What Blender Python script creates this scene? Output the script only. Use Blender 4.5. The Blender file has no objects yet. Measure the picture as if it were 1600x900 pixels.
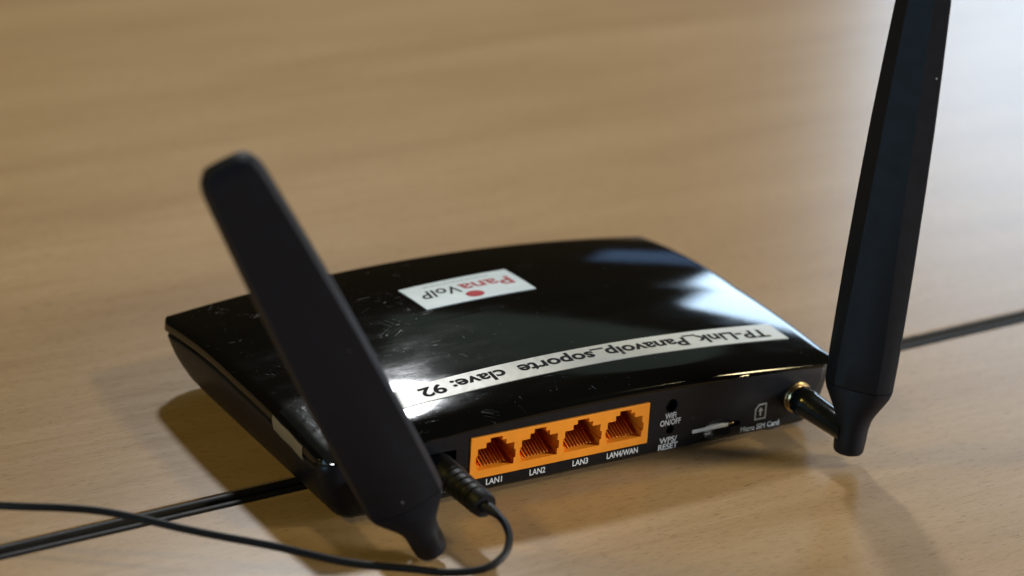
import bpy, bmesh, math, random
from mathutils import Vector, Matrix
random.seed(7)
S = 0.00117                      # one modelling unit in metres (just over a millimetre)
SC = bpy.context.scene
COL = SC.collection
rad = math.radians

# ------------------------------------------------------------------ camera
cam_d = bpy.data.cameras.new('camera')
cam = bpy.data.objects.new('camera', cam_d); COL.objects.link(cam)
AZ, EL, ROLL = rad(31.705), rad(23.008), rad(3.6)
fw = Vector((math.sin(AZ)*math.cos(EL), math.cos(AZ)*math.cos(EL), -math.sin(EL)))
r0 = fw.cross(Vector((0, 0, 1))).normalized(); u0 = r0.cross(fw)
r1 = r0*math.cos(ROLL) + u0*math.sin(ROLL); u1 = -r0*math.sin(ROLL) + u0*math.cos(ROLL)
pos = Vector((29.07, 93.905, 15.0)) - fw*885.16
m = Matrix((r1, u1, -fw)).transposed().to_4x4(); m.translation = pos*S
cam.matrix_world = m
cam_d.sensor_width = 36; cam_d.lens = 4455.05/1600*36
cam_d.clip_start = 0.02; cam_d.clip_end = 50
cam_d.dof.use_dof = True; cam_d.dof.focus_distance = 796*S; cam_d.dof.aperture_fstop = 6.6
cam_d.dof.aperture_blades = 9
SC.camera = cam

# ------------------------------------------------------------------ room light
world = bpy.data.worlds.new('World'); SC.world = world; world.use_nodes = True
bg = world.node_tree.nodes['Background']
bg.inputs['Color'].default_value = (1.0, 0.68, 0.3, 1); bg.inputs['Strength'].default_value = 0.022
SC.view_settings.view_transform = 'Standard'; SC.view_settings.look = 'None'
SC.view_settings.exposure = 0.0; SC.view_settings.gamma = 1.0
SC.cycles.use_denoising = True
SC.cycles.max_bounces = 8; SC.cycles.caustics_reflective = False

def lamp(name, az, el, dist, sx, sy, power, color, target=(0, 40, 10)):
    d = bpy.data.lights.new(name, 'AREA'); d.shape = 'RECTANGLE' if sy else 'DISK'
    d.size = sx
    if sy: d.size_y = sy
    d.energy = power; d.color = color
    o = bpy.data.objects.new(name, d); COL.objects.link(o)
    t = Vector(target)*S
    v = Vector((math.cos(rad(az))*math.cos(rad(el)), math.sin(rad(az))*math.cos(rad(el)), math.sin(rad(el))))
    o.location = t + v*dist
    o.rotation_euler = (-v).to_track_quat('-Z', 'Y').to_euler()
    return o
lamp('ceiling_lamp', 65, 40, 2.2, 0.19, 0, 18.5, (0.94, 0.97, 1.0))
lamp('warm_lamp', -29, 44, 2.0, 0.24, 0, 9, (1.0, 0.82, 0.45))
lamp('left_lamp', 165, 36, 2.0, 0.3, 0, 9, (1.0, 0.74, 0.16))
lamp('far_window', 38, 15.5, 3.2, 1.2, 0.52, 17, (0.58, 0.78, 1.0))
lamp('wall_reflection_lamp', 55, 31, 3.4, 1.0, 0.55, 0.3, (0.72, 0.95, 0.80))  # dim lamp added in place of a lit wall, mirrored greenish in the lid
lamp('blue_streak_lamp', 49, 8, 3.6, 0.8, 0.3, 0.32, (0.30, 0.55, 1.0))  # unseen lamp added for the blue streak mirrored in the lid
lamp('socket_fill_lamp', -32, 12, 2.4, 0.8, 0.5, 62, (1.0, 0.98, 0.94))  # unseen fill light added to brighten the orange sockets and rear panel
lamp('near_window', -157, 6, 2.4, 1.0, 0.45, 16, (0.36, 0.66, 0.92))

# ------------------------------------------------------------------ node helpers
def mat(name):
    mt = bpy.data.materials.new(name); mt.use_nodes = True
    nt = mt.node_tree
    return mt, nt, nt.nodes['Principled BSDF']
def N(nt, typ, **kw):
    n = nt.nodes.new(typ)
    for k, v in kw.items():
        if k in n.inputs: n.inputs[k].default_value = v
        else: setattr(n, k, v)
    return n
def ramp(nt, fac, stops):
    r = nt.nodes.new('ShaderNodeValToRGB'); e = r.color_ramp.elements
    while len(e) < len(stops): e.new(0.5)
    for el, (p, c) in zip(e, stops):
        el.position = p; el.color = c if len(c) == 4 else (*c, 1)
    nt.links.new(fac, r.inputs['Fac']); return r.outputs['Color']
def coords(nt, scale=(1, 1, 1), rot=(0, 0, 0), loc=(0, 0, 0)):
    tc = nt.nodes.new('ShaderNodeTexCoord'); mp = nt.nodes.new('ShaderNodeMapping')
    mp.inputs['Scale'].default_value = [s/S for s in scale]; mp.inputs['Rotation'].default_value = rot
    mp.inputs['Location'].default_value = loc
    nt.links.new(tc.outputs['Object'], mp.inputs['Vector']); return mp.outputs['Vector']
def math_node(nt, op, a, b=None, c=None):
    n = nt.nodes.new('ShaderNodeMath'); n.operation = op
    for i, v in enumerate((a, b, c)):
        if v is None: continue
        if hasattr(v, 'node'): nt.links.new(v, n.inputs[i])
        else: n.inputs[i].default_value = v
    return n.outputs[0]
def mixc(nt, fac, a, b, blend='MIX'):
    n = nt.nodes.new('ShaderNodeMix'); n.data_type = 'RGBA'; n.blend_type = blend
    for sock, v in ((n.inputs[0], fac), (n.inputs[6], a), (n.inputs[7], b)):
        if hasattr(v, 'node'): nt.links.new(v, sock)
        elif isinstance(v, (int, float)): sock.default_value = v
        else: sock.default_value = (*v, 1) if len(v) == 3 else v
    return n.outputs[2]
def bump(nt, h, strength, dist):
    b = nt.nodes.new('ShaderNodeBump'); b.inputs['Strength'].default_value = strength
    b.inputs['Distance'].default_value = dist*S; nt.links.new(h, b.inputs['Height']); return b.outputs['Normal']
def noise(nt, vec, scale, detail=3, rough=0.55, dist=0.0):
    n = nt.nodes.new('ShaderNodeTexNoise')
    n.inputs['Scale'].default_value = scale; n.inputs['Detail'].default_value = detail
    n.inputs['Roughness'].default_value = rough; n.inputs['Distortion'].default_value = dist
    nt.links.new(vec, n.inputs['Vector']); return n.outputs['Fac']

# ------------------------------------------------------------------ materials
def wood():
    mt, nt, p = mat('beech_laminate')
    broad = noise(nt, coords(nt, (0.004, 0.035, 0.02)), 1.0, 3, 0.55, 0.4)
    fine = noise(nt, coords(nt, (0.018, 0.35, 0.2)), 1.0, 4, 0.65, 0.3)
    pores = noise(nt, coords(nt, (0.22, 2.4, 0.6), loc=(3, 7, 0)), 1.0, 3, 0.7, 0.2)
    c = ramp(nt, broad, [(0.25, (0.355, 0.236, 0.123)), (0.5, (0.41, 0.282, 0.153)), (0.75, (0.45, 0.318, 0.181))])
    f = ramp(nt, fine, [(0.3, (0.80, 0.77, 0.72)), (0.6, (1, 1, 1))])
    c = mixc(nt, 0.38, c, f, 'MULTIPLY')
    q = ramp(nt, pores, [(0.30, (0.50, 0.42, 0.34)), (0.45, (1, 1, 1))])
    c = mixc(nt, 0.95, c, q, 'MULTIPLY')
    nt.links.new(c, p.inputs['Base Color'])
    r = math_node(nt, 'MULTIPLY_ADD', fine, 0.09, 0.21)
    nt.links.new(r, p.inputs['Roughness']); p.inputs['Specular IOR Level'].default_value = 0.25
    nt.links.new(bump(nt, pores, 0.25, 0.05), p.inputs['Normal'])
    return mt
def plain(name, col, rough=0.5, metal=0.0, grain=0.0, gscale=3.0, spec=0.5, var=0.15, dust=False):
    mt, nt, p = mat(name)
    n = noise(nt, coords(nt, (1, 1, 1)), 0.22, 4, 0.6)
    c = ramp(nt, n, [(0.3, tuple(v*(1-var) for v in col)), (0.7, tuple(min(1, v*(1+var)) for v in col))])
    nt.links.new(c, p.inputs['Base Color'])
    nt.links.new(math_node(nt, 'MULTIPLY_ADD', n, 0.16, rough-0.08), p.inputs['Roughness'])
    p.inputs['Metallic'].default_value = metal; p.inputs['Specular IOR Level'].default_value = spec
    if dust:
        vor = nt.nodes.new('ShaderNodeTexVoronoi'); vor.inputs['Scale'].default_value = 0.3
        nt.links.new(coords(nt), vor.inputs['Vector'])
        sep = nt.nodes.new('ShaderNodeSeparateColor'); nt.links.new(vor.outputs['Color'], sep.inputs['Color'])
        rr = math_node(nt, 'MULTIPLY_ADD', sep.outputs[1], 0.07, 0.03)
        sp = math_node(nt, 'MULTIPLY', math_node(nt, 'LESS_THAN', vor.outputs['Distance'], rr), math_node(nt, 'GREATER_THAN', sep.outputs[0], 0.93))
        nt.links.new(mixc(nt, sp, c, (0.3, 0.31, 0.32)), p.inputs['Base Color'])
    if grain:
        g = noise(nt, coords(nt, (1, 1, 1)), gscale, 2, 0.5)
        nt.links.new(bump(nt, g, 0.5, grain), p.inputs['Normal'])
    return mt
def gloss_black():
    mt, nt, p = mat('scratched_gloss_black')
    # hairline scratches in three directions, thin where a stretched noise crosses its middle
    lines = None
    # most worn left of the middle, where the lid gets handled
    wtc = nt.nodes.new('ShaderNodeTexCoord'); wsp = nt.nodes.new('ShaderNodeSeparateXYZ'); nt.links.new(wtc.outputs['Object'], wsp.inputs[0])
    wearx = math_node(nt, 'MULTIPLY_ADD', math_node(nt, 'ABSOLUTE', math_node(nt, 'ADD', wsp.outputs[0], 42*S)), 0.0022/S, -0.025)
    for i, (a, sx, sy) in enumerate(((24, 0.010, 0.55), (-35, 0.012, 0.5), (68, 0.014, 0.6), (3, 0.010, 0.5))):
        n = noise(nt, coords(nt, (1, 1, 1), (0, 0, rad(a)), (i*13.1, i*5.7, 0)), 1.0, 1, 0.4, 0.0)
        nt.nodes.remove(n.node)
        v = coords(nt, (sx, sy, 0.1), (0, 0, 0), (i*13.1, i*5.7, 0))
        rot = nt.nodes.new('ShaderNodeVectorRotate'); rot.rotation_type = 'Z_AXIS'; rot.inputs['Angle'].default_value = rad(a)
        tc = nt.nodes.new('ShaderNodeTexCoord'); nt.links.new(tc.outputs['Object'], rot.inputs['Vector'])
        nt.links.new(rot.outputs['Vector'], v.node.inputs['Vector'])
        n = noise(nt, v, 1.0, 2, 0.5, 0.15)
        d = math_node(nt, 'ABSOLUTE', math_node(nt, 'SUBTRACT', n, 0.5))
        ln = math_node(nt, 'LESS_THAN', d, 0.0032)
        mask = noise(nt, coords(nt, (0.11, 0.11, 0.05), loc=(i*3.3, i*8.1, 2)), 1.0, 4, 0.7)
        ln = math_node(nt, 'MULTIPLY', ln, math_node(nt, 'GREATER_THAN', math_node(nt, 'SUBTRACT', mask, wearx), 0.60))
        lines = ln if lines is None else math_node(nt, 'MAXIMUM', lines, ln)
    # dust specks and smears
    vor = nt.nodes.new('ShaderNodeTexVoronoi'); vor.inputs['Scale'].default_value = 0.8
    nt.links.new(coords(nt), vor.inputs['Vector'])
    sep = nt.nodes.new('ShaderNodeSeparateColor'); nt.links.new(vor.outputs['Color'], sep.inputs['Color'])
    rr = math_node(nt, 'MULTIPLY_ADD', sep.outputs[1], 0.10, 0.01)
    speck = math_node(nt, 'MULTIPLY', math_node(nt, 'LESS_THAN', vor.outputs['Distance'], rr), math_node(nt, 'GREATER_THAN', sep.outputs[0], 0.82))
    smear = noise(nt, coords(nt, (0.05, 0.12, 0.1)), 1.0, 5, 0.7, 0.2)
    dirt = math_node(nt, 'MAXIMUM', lines, speck)
    c = mixc(nt, dirt, (0.0025, 0.003, 0.0032), (0.026, 0.028, 0.029))
    nt.links.new(c, p.inputs['Base Color'])
    sm = ramp(nt, smear, [(0.45, (0.06,)*3), (0.8, (0.12,)*3)])
    nt.links.new(math_node(nt, 'MULTIPLY_ADD', dirt, 0.3, sm), p.inputs['Roughness'])
    wav = noise(nt, coords(nt, (0.02, 0.02, 0.02)), 1.0, 2, 0.5)
    b1 = bump(nt, wav, 0.05, 1.0)
    b2 = nt.nodes.new('ShaderNodeBump'); b2.inputs['Strength'].default_value = 0.35; b2.inputs['Distance'].default_value = 0.03*S
    nt.links.new(dirt, b2.inputs['Height']); nt.links.new(b1, b2.inputs['Normal'])
    nt.links.new(b2.outputs['Normal'], p.inputs['Normal'])
    return mt
def paper(name, col, rough=0.4):
    mt, nt, p = mat(name)
    n = noise(nt, coords(nt, (0.08, 0.2, 0.2)), 1.0, 4, 0.6)
    c = ramp(nt, n, [(0.3, tuple(v*0.9 for v in col)), (0.65, col)])
    nt.links.new(c, p.inputs['Base Color']); p.inputs['Roughness'].default_value = rough
    nt.links.new(bump(nt, noise(nt, coords(nt, (0.12, 0.12, 0.12)), 1.0, 2), 0.3, 0.6), p.inputs['Normal'])
    return mt
def clear_tape():
    mt, nt, p = mat('clear_tape')
    out = nt.nodes['Material Output']
    p.inputs['Base Color'].default_value = (0.03, 0.035, 0.037, 1); p.inputs['Roughness'].default_value = 0.12
    h = noise(nt, coords(nt, (0.16, 0.45, 0.2)), 1.0, 3, 0.6, 0.8)
    nt.links.new(bump(nt, h, 0.4, 0.22), p.inputs['Normal'])
    tr = nt.nodes.new('ShaderNodeBsdfTransparent'); mx = nt.nodes.new('ShaderNodeMixShader')
    mx.inputs[0].default_value = 0.28
    nt.links.new(tr.outputs[0], mx.inputs[1]); nt.links.new(p.outputs[0], mx.inputs[2])
    nt.links.new(mx.outputs[0], out.inputs['Surface'])
    return mt
M = dict(
    wood=wood(), gloss=gloss_black(),
    edge=plain('black_edge_band', (0.010, 0.010, 0.011), 0.5, grain=0.05, gscale=0.6, spec=0.18),
    shell=plain('satin_black_shell', (0.0038, 0.005, 0.008), 0.40, grain=0.03, gscale=2.2, spec=0.28),
    rubber=plain('matt_black_plastic', (0.004, 0.0062, 0.012), 0.5, grain=0.03, gscale=2.5, spec=0.24, dust=True),
    shiny=plain('shiny_black_plastic', (0.008, 0.009, 0.009), 0.16, grain=0.05, gscale=0.5),
    cord=plain('black_cord', (0.007, 0.0075, 0.010), 0.5, grain=0.05, gscale=0.8, spec=0.25),
    foot=plain('rubber_foot', (0.015, 0.015, 0.015), 0.7),
    orange=plain('orange_port_plastic', (0.86, 0.30, 0.018), 0.42, grain=0.02, gscale=2.0, var=0.05),
    gold=plain('gold_contact', (0.90, 0.55, 0.20), 0.28, 1.0),
    brass=plain('brass', (0.62, 0.46, 0.24), 0.3, 1.0, grain=0.05, gscale=1.0),
    hole=plain('dark_recess', (0.006, 0.006, 0.007), 0.5),
    print_white=plain('white_print', (0.62, 0.68, 0.74), 0.5, var=0.06),
    label=paper('label_tape', (0.54, 0.56, 0.54), 0.35), sticker=paper('sticker_paper', (0.58, 0.71, 0.82), 0.4),
    ink=plain('black_ink', (0.006, 0.006, 0.007), 0.7, spec=0.1), red=plain('red_ink', (0.38, 0.03, 0.04), 0.6, spec=0.15),
    pink=plain('faded_red_ink', (0.50, 0.16, 0.17), 0.5), grey=plain('grey_ink', (0.33, 0.40, 0.44), 0.5),
    tape=clear_tape(), flap=paper('flap_table_reflection', (0.19, 0.155, 0.105), 0.35),  # flap: its beige is the lit table's reflection put into the colour
    metal=plain('sim_card_plastic', (0.80, 0.86, 0.90), 0.3, var=0.05),
    wear=plain('scuffed_edge', (0.05, 0.05, 0.055), 0.35),
)

# ------------------------------------------------------------------ mesh helpers
def finish(name, bm, material, parent=None, smooth=True, angle=35, loc=None):
    """link a bmesh (in modelling units) as one mesh object"""
    bmesh.ops.remove_doubles(bm, verts=bm.verts, dist=1e-4)
    bmesh.ops.recalc_face_normals(bm, faces=bm.faces)
    if loc is not None:
        for v in bm.verts: v.co -= Vector(loc)
    for v in bm.verts: v.co *= S
    me = bpy.data.meshes.new(name); bm.to_mesh(me); bm.free()
    me.materials.append(material)
    if smooth:
        me.polygons.foreach_set('use_smooth', [True]*len(me.polygons))
        me.set_sharp_from_angle(angle=rad(angle))
    o = bpy.data.objects.new(name, me); COL.objects.link(o)
    if parent is not None: o.parent = parent
    if loc is not None: o.location = Vector(loc)*S
    return o
def thing(name, label, cat, group=None):
    o = bpy.data.objects.new(name, None); COL.objects.link(o)
    o.empty_display_size = 0.02
    o['label'] = label; o['category'] = cat
    if group: o['group'] = group
    return o
def loops(bm, rings, close=True, cap0=False, cap1=False):
    vs = [[bm.verts.new(p) for p in r] for r in rings]
    n = len(vs[0])
    for a, b in zip(vs, vs[1:]):
        for i in range(n if close else n-1):
            j = (i+1) % n
            bm.faces.new((a[i], a[j], b[j], b[i]))
    if cap0: bm.faces.new(vs[0])
    if cap1: bm.faces.new(vs[-1])
    return vs
def box(bm, x0, x1, y0, y1, z0, z1, bev=0.0):
    r = bmesh.ops.create_cube(bm, size=1)
    for v in r['verts']:
        v.co = Vector(((x0+x1)/2+v.co.x*(x1-x0), (y0+y1)/2+v.co.y*(y1-y0), (z0+z1)/2+v.co.z*(z1-z0)))
    if bev:
        es = list({e for v in r['verts'] for e in v.link_edges})
        bmesh.ops.bevel(bm, geom=es, offset=bev, segments=3, profile=0.5, affect='EDGES')
def frame(axis, hint=Vector((0, 0, 1))):
    a = axis.normalized()
    u = hint.cross(a)
    if u.length < 1e-4: u = Vector((1, 0, 0)).cross(a)
    u.normalize(); return a, u, a.cross(u)
def lathe(bm, p0, axis, prof, n=32, cap0=True, cap1=True):
    """prof: (distance along axis, radius)"""
    a, u, v = frame(axis); p0 = Vector(p0)
    rings = [[p0 + a*t + (u*math.cos(2*math.pi*i/n) + v*math.sin(2*math.pi*i/n))*r for i in range(n)] for t, r in prof]
    return loops(bm, rings, True, cap0, cap1)
def spline(pts, k=10):
    pts = [Vector(p) for p in pts]; out = []
    for i in range(len(pts)-1):
        p0 = pts[max(i-1, 0)]; p1 = pts[i]; p2 = pts[i+1]; p3 = pts[min(i+2, len(pts)-1)]
        for j in range(k):
            t = j/k
            out.append(0.5*((2*p1)+(-p0+p2)*t+(2*p0-5*p1+4*p2-p3)*t*t+(-p0+3*p1-3*p2+p3)*t**3))
    out.append(pts[-1]); return out
def tube(bm, path, rads, n=14):
    rings = []; prev = None
    for i, p in enumerate(path):
        t = (path[min(i+1, len(path)-1)] - path[max(i-1, 0)]).normalized()
        u = Vector((0, 0, 1)).cross(t) if prev is None else prev - t*prev.dot(t)
        if u.length < 1e-5: u = Vector((1, 0, 0))
        u.normalize(); prev = u; v = t.cross(u)
        r = rads[i] if isinstance(rads, list) else rads
        rings.append([p + (u*math.cos(2*math.pi*k/n)+v*math.sin(2*math.pi*k/n))*r for k in range(n)])
    loops(bm, rings, True, True, True)
def prism(bm, poly, y0, y1):
    """polygon in (x, z) pushed from y0 to y1"""
    loops(bm, [[(x, y0, z) for x, z in poly], [(x, y1, z) for x, z in poly]], True, True, True)
def boolean(o, cutters, op='DIFFERENCE'):
    for c in cutters:
        md = o.modifiers.new('cut', 'BOOLEAN'); md.operation = op; md.object = c; md.solver = 'EXACT'
    dg = bpy.context.evaluated_depsgraph_get()
    me = bpy.data.meshes.new_from_object(o.evaluated_get(dg))
    o.modifiers.clear(); me.name = o.name; o.data = me
    for c in cutters: bpy.data.objects.remove(c)
def cutter(fn):
    bm = bmesh.new(); fn(bm); return finish('cutter', bm, M['hole'], smooth=False)
def text_bm(body, size, width=None, offset=0.0, slices=None, shear=0.0, spacing=1.0):
    """a text as a flat bmesh in (u, v), centred on its own box; width forces its length"""
    cu = bpy.data.curves.new('lettering', 'FONT'); cu.body = body; cu.size = size; cu.offset = offset
    cu.resolution_u = 4; cu.align_x = 'CENTER'; cu.shear = shear; cu.space_character = spacing; cu.space_line = 0.82
    o = bpy.data.objects.new('lettering', cu); COL.objects.link(o)
    dg = bpy.context.evaluated_depsgraph_get()
    me = bpy.data.meshes.new_from_object(o.evaluated_get(dg))
    bm = bmesh.new(); bm.from_mesh(me)
    bpy.data.objects.remove(o); bpy.data.curves.remove(cu); bpy.data.meshes.remove(me)
    xs = [v.co.x for v in bm.verts]
    c = (min(xs)+max(xs))/2; k = width/(max(xs)-min(xs)) if width else 1.0
    for v in bm.verts: v.co.x = (v.co.x-c)*k
    if slices:
        xs = [v.co.x for v in bm.verts]; x = min(xs)+slices
        while x < max(xs):
            bmesh.ops.bisect_plane(bm, geom=bm.verts[:]+bm.edges[:]+bm.faces[:], plane_co=(x, 0, 0), plane_no=(1, 0, 0)); x += slices
    return bm

# ------------------------------------------------------------------ the two tables pushed together
SL = math.tan(rad(2.4))                                 # the joint runs a touch askew to the router
def jy(x): return 31.2 + 0.043*x
ang = math.atan(0.043)
def table(name, sgn, label):
    t = thing(name, label, 'table', 'tables pushed together')
    X0, X1 = -700, 1100
    ca, sa = math.cos(ang), math.sin(ang)
    def P(s, d, z):                                     # s along the joint, d away from it
        return (s*ca - sgn*d*sa, 31.2 + s*sa + sgn*d*ca, z)
    deep = 1100 if sgn > 0 else 620
    prof = [(3.75, -24.5), (3.75, -0.5), (4.2, 0.0), (deep, 0.0), (deep, -24.5)]
    bm = bmesh.new()
    loops(bm, [[P(s, d, z) for d, z in prof] for s in (X0, X1)], True, True, True)
    finish('board', bm, M['wood'], t, smooth=False)
    e = bmesh.new()
    ep = [(0.25, -25), (0.25, -1.4), (0.55, -0.55), (1.1, -0.05), (1.9, 0.28), (2.6, 0.30), (3.2, 0.1), (3.74, -0.35), (3.74, -25)]
    ss = [X0 + (X1-X0)*i/40 for i in range(41)]
    loops(e, [[P(s, d, z) for d, z in ep] for s in ss], True, True, True)
    finish('edge_band', e, M['edge'], t)
    return t
table('table', 1, 'beech laminate table behind the black joint, reaching to the top of the picture')
table('table', -1, 'beech laminate table in front of the black joint, under the row of orange sockets')

# ------------------------------------------------------------------ router body
router = thing('wifi_router', 'black glossy wifi router with two paddle antennas, its orange sockets facing us', 'router')
HW, DP = 84.7, 106.7
def rrect(x0, x1, y0, y1, r, n=9):
    """rounded rectangle, counter-clockwise; r a number or (rear, front)"""
    rr, rf = (r, r) if not isinstance(r, tuple) else r
    out = []
    for cx, cy, a0, q in ((x1-rr, y0+rr, -90, rr), (x1-rf, y1-rf, 0, rf), (x0+rf, y1-rf, 90, rf), (x0+rr, y0+rr, 180, rr)):
        for i in range(n):
            a = rad(a0+90*i/(n-1)); out.append((cx+q*math.cos(a), cy+q*math.sin(a)))
    return out
def dense(poly, step=4.0):
    out = []
    for i, p in enumerate(poly):
        q = poly[(i+1) % len(poly)]; L = math.hypot(q[0]-p[0], q[1]-p[1]); k = max(1, int(round(L/step)))
        out += [(p[0]+(q[0]-p[0])*j/k, p[1]+(q[1]-p[1])*j/k) for j in range(k)]
    return out
def dome(x, y):
    a = 0.0009 - 0.00010*(y-52)/55 if y > 52 else 0.0007 + 0.0002*max(y, 0)/52
    return 29.8 - a*x*x - (0.0021 if y > 60 else 0.00112)*(y-60)**2
def rim_bottom(x, y):
    side = dome(x, y) - 3.1
    rear = 22.3 - 0.00045*x*x
    w = min(1, max(0, (y+1.2)/14.0)); w = w*w*(3-2*w)
    return rear*(1-w) + side*w
def edge_d(x, y):
    return min(HW-abs(x), y+1.2, DP-y)
def ztop(x, y):
    d = max(0.0, edge_d(x, y)); R, k = 3.0, 1.5
    dr = k*(1-math.sqrt(1-(1-min(d, R)/R)**2)) if d < R else 0
    # the rear rolls off more softly
    dy = max(0.0, y+1.2); Rr = 7.0
    if dy < Rr: dr = max(dr, 2.6*(1-math.sqrt(1-(1-dy/Rr)**2)))
    return dome(x, y) - dr
def lid_mesh():
    bm = bmesh.new()
    base = [(x, y) for x, y in dense(rrect(-HW, HW, -1.2, DP, (6, 6.5)), 3.5)]
    def inset(t):                                       # the outline drawn in by t (kept inside the centre line)
        cx0, cx1, cy0, cy1 = -HW+t, HW-t, -1.2+t, DP-t
        out = []
        for x, y in base:
            fx = (x/HW); fy = ((y-(DP-1.2)/2)/((DP+1.2)/2))
            out.append((fx*(HW-t), (DP-1.2)/2 + fy*((DP+1.2)/2-t)))
        return out
    rings = []
    o = base
    rings.append([(x*0.985, 0.6+(y-0.6)*0.985+0.5, rim_bottom(x, y)+0.15) for x, y in o])
    rings.append([(x, y, rim_bottom(x, y)) for x, y in o])
    rings.append([(x, y, max(rim_bottom(x, y)+0.5, dome(x, y)-1.9 if y > 3 else dome(x, y)-3.4)) for x, y in o])
    for t in (0.1, 0.3, 0.6, 1.0, 1.6, 2.3, 3.1, 4.2, 5.6, 7.2, 9.5, 12.5, 16, 20, 25, 30, 36, 42, 48, 53.0, 53.9):
        rings.append([(x, y, ztop(x, y)) for x, y in inset(t)])
    loops(bm, rings, True, False, False)
    bmesh.ops.remove_doubles(bm, verts=bm.verts, dist=0.01)
    bm.verts.ensure_lookup_table()
    hole = [e for e in bm.edges if e.is_boundary and e.verts[0].co.z > 26 and edge_d(*e.verts[0].co.xy) > 50]
    bmesh.ops.holes_fill(bm, edges=hole, sides=0)
    return bm
finish('lid', lid_mesh(), M['gloss'], router, angle=50)

def base_mesh():
    bm = bmesh.new()
    #     share of the height, side inset, front inset, rear y, corner radii
    lv = [(0.0, 9.0, 16.0, 2.2, (3, 12)), (0.02, 7.6, 13.5, 1.2, (3.5, 12)), (1.6, 6.2, 10.5, 0.12, (4, 12)), (1.85, 5.9, 10.0, 0.0, (4, 12)),
          (0.26, 3.9, 6.2, 0, (5, 11)), (0.45, 2.5, 3.7, 0, (5, 10)), (0.65, 1.4, 2.0, 0, (5, 9)), (0.85, 0.7, 1.0, 0, (5, 8)), (0.96, 0.4, 0.6, 0, (5, 7.5)), (0.985, 0.6, 0.8, 0.05, (5, 7.5)), (1.0, 1.0, 1.2, 0.3, (5, 7))]
    rings = []
    for f, si, fi, ry, r in lv:
        ring = dense_fixed(rrect(-HW+si, HW-si, ry, DP-fi, r)); out = []
        for x, y in ring:
            w = min(1, max(0, y/8.0)); top = rim_bottom(x, y) - 0.35 - 1.05*w
            z = 1.2 + f if f > 1.01 else 1.2 + f*(top-1.2)
            out.append((x, y, z))
        rings.append(out)
    loops(bm, rings, True, True, True)
    return bm
def dense_fixed(poly, k=12):
    out = []; n = 9
    for c in range(4):
        seg = poly[c*n:(c+1)*n]; out += seg
        p, q = seg[-1], poly[((c+1)*n) % len(poly)]
        out += [(p[0]+(q[0]-p[0])*j/k, p[1]+(q[1]-p[1])*j/k) for j in range(1, k)]
    return out
base = finish('lower_case', base_mesh(), M['shell'], router)
XB, ZB, WB, HB = -39.1, 6.14, 58.22, 12.67               # orange block on the rear panel
def circle(cx, cz, r, n=28): return [(cx+r*math.cos(2*math.pi*i/n), cz+r*math.sin(2*math.pi*i/n)) for i in range(n)]
SLOT = (34.2, 50.6, 6.15, 0.85)
def scoop(bm):
    bmesh.ops.create_uvsphere(bm, u_segments=32, v_segments=18, radius=1)
    for v in bm.verts: v.co = Vector((43.6+v.co.x*5.8, -1.2+v.co.y*2.5, 5.5+v.co.z*3.7))
boolean(base, [
    cutter(lambda b: box(b, XB-0.25, XB+WB+0.25, -3, 16.5, ZB-0.25, ZB+HB+0.25)),
    cutter(lambda b: box(b, -53.4, -43.4, -3, 9, 7.6, 16.4)),
    cutter(lambda b: prism(b, circle(26.8, 16.3, 2.0), -3, 6)),
    cutter(lambda b: prism(b, circle(26.9, 8.7, 1.35), -3, 6)),
    cutter(lambda b: box(b, SLOT[0], SLOT[1]+0.9, -3, 14, SLOT[2]-SLOT[3], SLOT[2]+SLOT[3])),
    cutter(scoop)])
base.data.polygons.foreach_set('use_smooth', [True]*len(base.data.polygons)); base.data.set_sharp_from_angle(angle=rad(35))

for fx, fy in ((-66, 7.5), (66, 7.5), (-60, 82), (60, 82)):
    bm = bmesh.new(); lathe(bm, (fx, fy, 0.0), Vector((0, 0, 1)), [(0.0, 4.6), (0.25, 5.0), (1.9, 5.0)], 24)
    finish('rubber_foot', bm, M['foot'], router)

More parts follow.
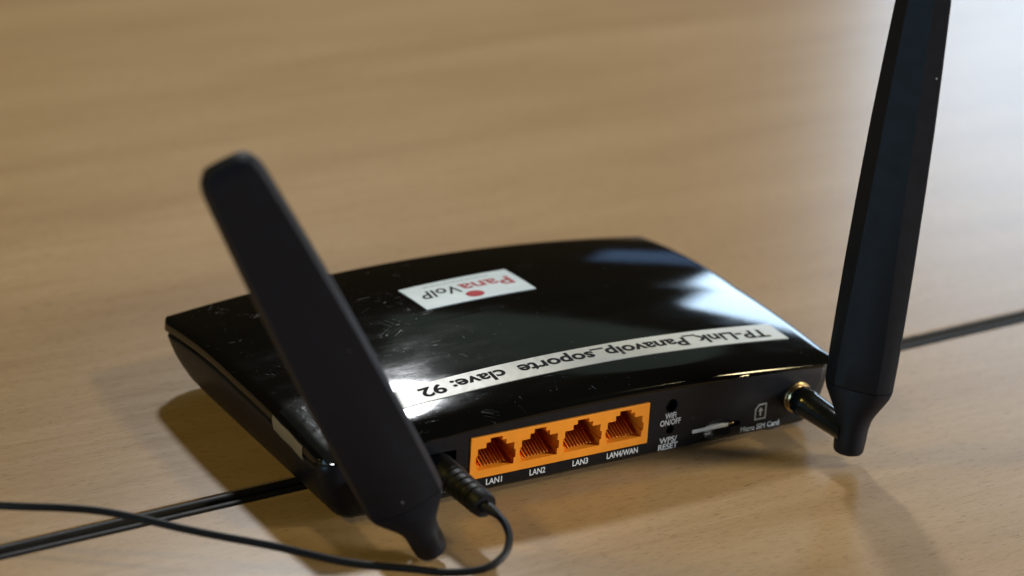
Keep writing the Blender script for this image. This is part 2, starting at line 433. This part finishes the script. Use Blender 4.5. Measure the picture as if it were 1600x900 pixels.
# ---- orange socket block with four sockets
bm = bmesh.new(); box(bm, XB, XB+WB, -0.35, 15.5, ZB, ZB+HB, 0.18)
block = finish('socket_block', bm, M['orange'], router)
block['label'] = 'orange block of four network sockets'
PX = [XB + WB/2 + (i-1.5)*14.0 for i in range(4)]
def jack_poly(c):
    h = [(5.85, 2.5), (5.85, 4.3), (6.35, 4.5), (6.35, 6.8), (5.8, 7.0), (5.8, 9.1), (3.2, 9.1), (3.2, 10.6), (1.9, 10.6), (1.9, 11.8)]
    return [(c+x, ZB+z) for x, z in h] + [(c-x, ZB+z) for x, z in reversed(h)]
def all_jacks(b):
    for c in PX: prism(b, jack_poly(c), -3, 12.6)
boolean(block, [cutter(all_jacks)])
block.data.polygons.foreach_set('use_smooth', [False]*len(block.data.polygons))
pin_me = comb_me = None
for c in PX:
    # eight sprung gold contacts rising to the back, between orange comb ribs
    for k in range(8):
        x = (k-3.5)*1.02
        if pin_me is None:
            bm = bmesh.new()
            tube(bm, spline([Vector((0, 1.0, 0.7)), Vector((0, 1.6, 1.0)), Vector((0, 6, 3.0)), Vector((0, 11, 5.3))], 3), 0.26, 6)
            o = finish('contact', bm, M['gold'], block); pin_me = o.data
        else:
            o = bpy.data.objects.new('contact', pin_me); COL.objects.link(o); o.parent = block
        o.location = Vector((c+x, 0, ZB+2.5))*S
    bm = bmesh.new()
    for k in range(9):
        x = (k-4)*1.02
        loops(bm, [[(x-0.2, 1.7, 0.0), (x+0.2, 1.7, 0.0), (x+0.2, 12.4, 0.0), (x-0.2, 12.4, 0.0)],
                   [(x-0.2, 1.9, 0.75), (x+0.2, 1.9, 0.75), (x+0.2, 12.4, 4.6), (x-0.2, 12.4, 4.6)]], True, False, True)
    for z in (5.1, 5.75, 6.4):
        box(bm, -5.78, -5.35, 1.0, 12.0, z-2.2, z-1.95)
    o = finish('comb', bm, M['orange'], block, smooth=False); o.location = Vector((c, 0, ZB+2.5))*S

# ---- other openings of the rear panel
bm = bmesh.new()
box(bm, -53.35, -43.45, 8.5, 8.95, 7.65, 16.35)
lathe(bm, (-48.5, 0.8, 12.0), Vector((0, 1, 0)), [(0, 3.0), (0, 3.7), (8, 3.7), (8, 3.0)], 28, False, False)
finish('power_jack', bm, M['hole'], router)
bm = bmesh.new(); lathe(bm, (26.95, 1.7, 16.2), Vector((0, 1, 0)), [(0, 0.9), (0.1, 1.55), (3.5, 1.6)], 24)
finish('push_button', bm, M['rubber'], router)['label'] = 'recessed wifi on and off button'
bm = bmesh.new(); lathe(bm, (27.05, 1.3, 8.6), Vector((0, 1, 0)), [(0, 0.6), (0.1, 1.0), (3.5, 1.05)], 20)
finish('push_button', bm, M['rubber'], router)['label'] = 'small recessed reset button'
bm = bmesh.new(); box(bm, 35.0, 47.6, 0.35, 13, SLOT[2]-0.6, SLOT[2]+0.6, 0.12)
sim = finish('sim_card', bm, M['metal'], router); sim['label'] = 'white edge of the card in its slot'
bm = bmesh.new(); box(bm, 47.9, 49.7, 0.6, 12, SLOT[2]-0.3, SLOT[2]+0.5, 0.15)
finish('slot_latch', bm, M['brass'], router)

# ---- brass aerial sockets
SMA = ((71.3, 10.6), (-69.5, 10.6))
for x, z in SMA:
    bm = bmesh.new()
    lathe(bm, (x, 0.5, z), Vector((0, -1, 0)), [(0, 4.8), (0.9, 4.8), (1.1, 4.6), (1.15, 3.9), (1.5, 3.6), (2.2, 3.2), (4.0, 3.2)], 36)
    finish('aerial_socket', bm, M['brass'], router)

# ------------------------------------------------------------------ antennas (screwed to the router)
def antenna(label, sx, sz, base_pt, tip_pt, face, yb, length, wide=1.0, flat=1.0):
    b = Vector(base_pt); ax = (Vector(tip_pt)-b).normalized()
    n = Vector(face); n = (n-ax*n.dot(ax)).normalized()          # the way the flat looks
    u = ax.cross(n) if False else n.cross(ax); u.normalize()
    if u.dot(r1) < 0: u = -u                                      # camera-right side of the flat
    # cross-section: u to the right, n to the viewer; per level (t, half width, half depth, roundness)
    def ring(t, w, h, f, sq):
        """f: half width of the flat, sq 0 = circle, 1 = faceted blade"""
        w *= 1+(wide-1)*min(1, max(0, (t-9)/10)); f = min(f*flat, w*0.89)
        rim = h*0.16
        poly = [(-f, h), (f, h), (w, rim), (w, -rim), (f, -h), (-f, -h), (-w, -rim), (-w, rim)]
        k = 6; out = []
        for i in range(8):
            p, q = poly[i], poly[(i+1) % 8]
            for j in range(k):
                out.append((p[0]+(q[0]-p[0])*j/k, p[1]+(q[1]-p[1])*j/k))
        res = []
        for x, y in out:
            a = math.atan2(y, x); c = (w*math.cos(a), (w if sq < 0.02 else h)*math.sin(a))
            X = c[0]*(1-sq)+x*sq; Y = c[1]*(1-sq)+y*sq
            res.append(b+ax*t+u*X+n*Y)
        return res
    L = length
    lv = [(0.0, 3.6, 3.6, 2, 0), (0.25, 4.1, 4.1, 2, 0), (0.9, 4.4, 4.4, 2, 0), (4, 4.6, 4.6, 2, 0), (8.0, 4.75, 4.75, 2.2, 0.0), (10.5, 5.2, 4.9, 2.6, 0.03),
          (12.5, 6.0, 5.0, 3.2, 0.10), (14.5, 7.1, 5.1, 3.8, 0.18), (16.5, 8.2, 5.15, 4.4, 0.26), (18.5, 9.25, 5.15, 4.8, 0.3), (20.2, 9.75, 5.1, 5.0, 0.36), (20.6, 9.8, 5.1, 5.0, 0.38)]
    bm = bmesh.new(); loops(bm, [ring(*l) for l in lv], True, True, True)
    a_ob = finish('antenna', bm, M['rubber'], router, angle=28)
    a_ob['label'] = label
    lv = [(20.75, 9.74, 5.05, 5.0, 0.38), (20.9, 9.84, 5.1, 5.0, 0.38), (30, 10.0, 4.9, 5.0, 0.42), (42, 9.95, 4.7, 5.0, 0.58), (58, 9.8, 4.5, 5.0, 0.82), (80, 9.4, 4.3, 4.8, 1), (100, 8.9, 4.0, 4.4, 1),
          (118, 8.2, 3.6, 4.0, 1), (L-7, 7.45, 3.2, 3.5, 1), (L-4.2, 7.1, 3.1, 3.4, 1), (L-2.2, 6.4, 2.9, 3.1, 1), (L-0.9, 5.2, 2.5, 2.6, 0.9), (L-0.2, 3.6, 1.9, 1.8, 0.8), (L, 2.2, 1.0, 1.0, 0.8)]
    bm = bmesh.new(); loops(bm, [ring(*l) for l in lv], True, True, True)
    finish('blade', bm, M['rubber'], a_ob, angle=20)
    # screw collar and barrel out of the panel to the hinge
    bm = bmesh.new(); e = yb
    lathe(bm, (sx, -1.6, sz), Vector((0, -1, 0)), [(0, 3.6), (0, 4.25), (0.4, 4.45), (4.2, 4.45), (4.8, 4.3), (5.2, 4.15), (-e-4.5, 3.75), (-e-1.0, 3.6)], 12)
    finish('barrel', bm, M['shiny'], a_ob, angle=30)
    return a_ob
antenna('antenna standing nearly upright at the right, its tip out of view', 71.3, 10.6, (72.8, -24, 3.6), (80.7, -24, 135), (-0.78, -0.63, 0.05), -24, 142)
antenna('antenna leaning left across the lid', -69.5, 10.6, (-63.6, -24, 2.0), (-130.5, -35.5, 122.5), (-0.34, -0.9, 0.1), -24, 141.0, 1.09, 1.9)

# ------------------------------------------------------------------ lettering on the panel
def panel_text(body, cx, cz, size, width=None, off=0.05):
    bm = text_bm(body, size, width, off)
    zs = [v.co.y for v in bm.verts]; c = (min(zs)+max(zs))/2
    for v in bm.verts: v.co = Vector((cx+v.co.x, -0.06, cz+v.co.y-c))
    finish('lettering', bm, M['print_white'], base, smooth=False)
for i in range(3): panel_text('LAN%d' % (i+1), PX[i]+0.1, 4.45, 2.55, 5.1)
panel_text('LAN4/WAN', PX[3]+0.1, 4.45, 2.55, 10.4)
panel_text('WiFi\nON/OFF', 26.8, 12.15, 2.5, 7.0)
panel_text('WPS/\nRESET', 26.6, 4.55, 2.5, 6.6)
panel_text('Micro SIM Card', 58.6, 3.75, 2.4, 13.6, 0.02)
panel_text('POWER', -50.3, 4.9, 2.5, 8.0)
# card symbol: outline with a cut corner and an arrow
bm = bmesh.new()
ox = [(-2.0, -2.5), (2.0, -2.5), (2.0, 2.5), (-0.7, 2.5), (-2.0, 1.1)]
ix = [(-1.6, -2.1), (1.6, -2.1), (1.6, 2.1), (-0.53, 2.1), (-1.6, 0.93)]
loops(bm, [[(58.4+x, -0.06, 8.4+z) for x, z in ox], [(58.4+x, -0.06, 8.4+z) for x, z in ix]])
ar = [(-0.3, -1.3), (0.3, -1.3), (0.3, 0.2), (0.95, 0.2), (0, 1.35), (-0.95, 0.2), (-0.3, 0.2)]
bm.faces.new([bm.verts.new((58.4+x, -0.06, 8.4+z)) for x, z in ar])
finish('card_symbol', bm, M['print_white'], base, smooth=False)

# ------------------------------------------------------------------ stickers on the lid
lid = [o for o in router.children if o.name == 'lid'][0]
def sticker(name, corners, lift, material, label, nu=40, nv=6, thick=0.1):
    """patch given by four plan corners, laid on the lid"""
    A, B, C, D_ = [Vector(c) for c in corners]
    bm = bmesh.new()
    def P(i, j, dz):
        s, t = i/nu, j/nv
        p = (A*(1-s)+B*s)*(1-t) + (D_*(1-s)+C*s)*t
        return (p.x, p.y, ztop(p.x, p.y)+dz)
    top = [[bm.verts.new(P(i, j, lift)) for j in range(nv+1)] for i in range(nu+1)]
    for i in range(nu):
        for j in range(nv): bm.faces.new((top[i][j], top[i+1][j], top[i+1][j+1], top[i][j+1]))
    r = bmesh.ops.extrude_face_region(bm, geom=bm.faces[:])
    for v in r['geom']:
        if isinstance(v, bmesh.types.BMVert): v.co.z -= lift-0.02
    o = finish(name, bm, material, router, angle=40); o['label'] = label
    return o
def on_lid(bm, cx, cy, rot, lift):
    """flat letters (u, v) turned by rot and laid on the lid round (cx, cy)"""
    c, s = math.cos(rot), math.sin(rot)
    for v in bm.verts:
        x = cx + v.co.x*c - v.co.y*s; y = cy + v.co.x*s + v.co.y*c
        v.co = Vector((x, y, ztop(x, y)+lift))
    return bm
strip = sticker('name_label', [(-71, 12.3), (76, 13.2), (75.2, 22.6), (-71, 20.9)], 0.22, M['label'], 'long pale label strip with black bold words along the rear of the lid', 70, 4)
t = text_bm('TP-Link_Panavoip_soporte  clave: 92', 6.4, 117.0, 0.18, 2.0)
for v in t.verts: v.co.y -= 2.0
finish('lettering', on_lid(t, 12.6, 17.2, math.pi+0.004, 0.27), M['ink'], strip, smooth=False)
logo = sticker('logo_sticker', [(-20.2, 60.4), (17.4, 61.6), (16.9, 79.3), (-20.6, 77.3)], 0.22, M['sticker'], 'small white sticker with red and black logo on the lid', 20, 8)
rot = math.pi+0.045
t = text_bm('Pana', 8.2, 17.5, 0.12, 2.5)
for v in t.verts: v.co.y -= 2.6; v.co.x -= 7.0
finish('lettering', on_lid(t, -1.6, 70.2, rot, 0.27), M['red'], logo, smooth=False)
t = text_bm('VoIP', 7.6, 13.0, 0.08, 2.5, shear=0.2)
for v in t.verts: v.co.y -= 2.6; v.co.x += 9.2
finish('lettering', on_lid(t, -1.6, 70.2, rot, 0.27), M['ink'], logo, smooth=False)
t = bmesh.new()
t.faces.new([t.verts.new((3.0*math.cos(a*math.pi/14), 2.2*math.sin(a*math.pi/14), 0)) for a in range(28)])
for v in t.verts: v.co.y += 5.6; v.co.x += 0.3
finish('emblem', on_lid(t, -1.6, 70.2, rot, 0.27), M['red'], logo, smooth=False)
t = bmesh.new()                                          # the line of small print, too small to read
x = -11.0
while x < 10.5:
    w = random.uniform(0.7, 2.2)
    for k in range(2):
        xa, xb = x + w*k/2, x + w*(k+1)/2
        t.faces.new([t.verts.new(q) for q in ((xa, -5.9, 0), (xb, -5.9, 0), (xb, -5.2, 0), (xa, -5.2, 0))])
    x += w + 0.45
finish('small_print', on_lid(t, -1.6, 70.2, rot, 0.27), M['grey'], logo, smooth=False)

# clear tape over the near left corner, folded down the side
bm = bmesh.new(); NU, NV = 14, 22
def tp(i, j):
    x = -58 - (HW-58+0.05)*i/NU; y = -0.4 + (30.0-1.2*math.sin(i*1.1))*j/NV
    z = ztop(max(x, -HW+0.02), y) + 0.16 + 0.04*math.sin(i*1.7+j*0.9)*math.sin(j*0.6)
    return (x, y, z)
g = [[bm.verts.new(tp(i, j)) for j in range(NV+1)] for i in range(NU+1)]
for i in range(NU):
    for j in range(NV): bm.faces.new((g[i][j], g[i+1][j], g[i+1][j+1], g[i][j+1]))
bmesh.ops.solidify(bm, geom=bm.faces[:], thickness=0.08)
tape = finish('clear_tape', bm, M['tape'], router, angle=60); tape['label'] = 'crinkled clear tape over the near left corner of the lid'
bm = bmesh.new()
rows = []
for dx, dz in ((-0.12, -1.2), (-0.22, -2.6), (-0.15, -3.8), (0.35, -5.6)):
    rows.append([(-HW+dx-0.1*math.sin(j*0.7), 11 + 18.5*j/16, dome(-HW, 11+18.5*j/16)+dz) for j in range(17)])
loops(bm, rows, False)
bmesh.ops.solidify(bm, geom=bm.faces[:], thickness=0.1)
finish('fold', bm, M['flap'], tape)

# ------------------------------------------------------------------ power cable
cable = thing('power_cable', 'thin black power cable plugged in left of the orange sockets, looping across the table joint', 'cable')
bm = bmesh.new(); px, pz = -48.5, 12.0
lathe(bm, (px, 0.6, pz), Vector((0, -1, -0.01)), [(-5, 2.4), (0, 2.4), (0, 3.9), (0.5, 4.2), (8.5, 4.2), (9.0, 4.0)], 30)
finish('plug', bm, M['cord'], cable)
bm = bmesh.new(); prof = [(0, 3.8)]
for k in range(4):
    y = 0.4+k*2.9; r = 3.9-0.05*k
    prof += [(y, r-0.28), (y+0.4, r), (y+2.1, r), (y+2.5, r-0.28)]
prof += [(12.2, 3.6), (12.6, 3.8), (15.6, 3.5), (16.1, 3.2)]
lathe(bm, (px, -8.4, pz), Vector((0.03, -1, -0.02)), prof, 30)
finish('strain_relief', bm, M['cord'], cable, angle=28)
pts = [(-48.1, -23.8, 11.7), (-47.7, -28.5, 11.9), (-47.9, -34.5, 11.5), (-49.6, -40.0, 10.0), (-53.6, -44.2, 8.0), (-60.0, -45.2, 6.0), (-68.0, -41.0, 4.6), (-76.4, -35.2, 4.7),
       (-90.6, -26.4, 5.4), (-107.0, -15.2, 8.5), (-123.5, -3.6, 11.0), (-138.6, 7.5, 13.0), (-151.3, 14.6, 14.2), (-165.2, 24.0, 14.0), (-185, 42, 11), (-215, 64, 4), (-250, 80, 1.3), (-330, 90, 1.3)]
path = spline(pts, 10)
for i, p in enumerate(path):
    if i > 75: p += Vector((0, 0.3*math.sin(i*0.23), 0.3*math.sin(i*0.17+1)))*min(1, (i-75)/20)
rads = [1.06+1.0*max(0, 1-i/14) for i in range(len(path))]
bm = bmesh.new(); tube(bm, path, rads, 14)
finish('cord', bm, M['cord'], cable)
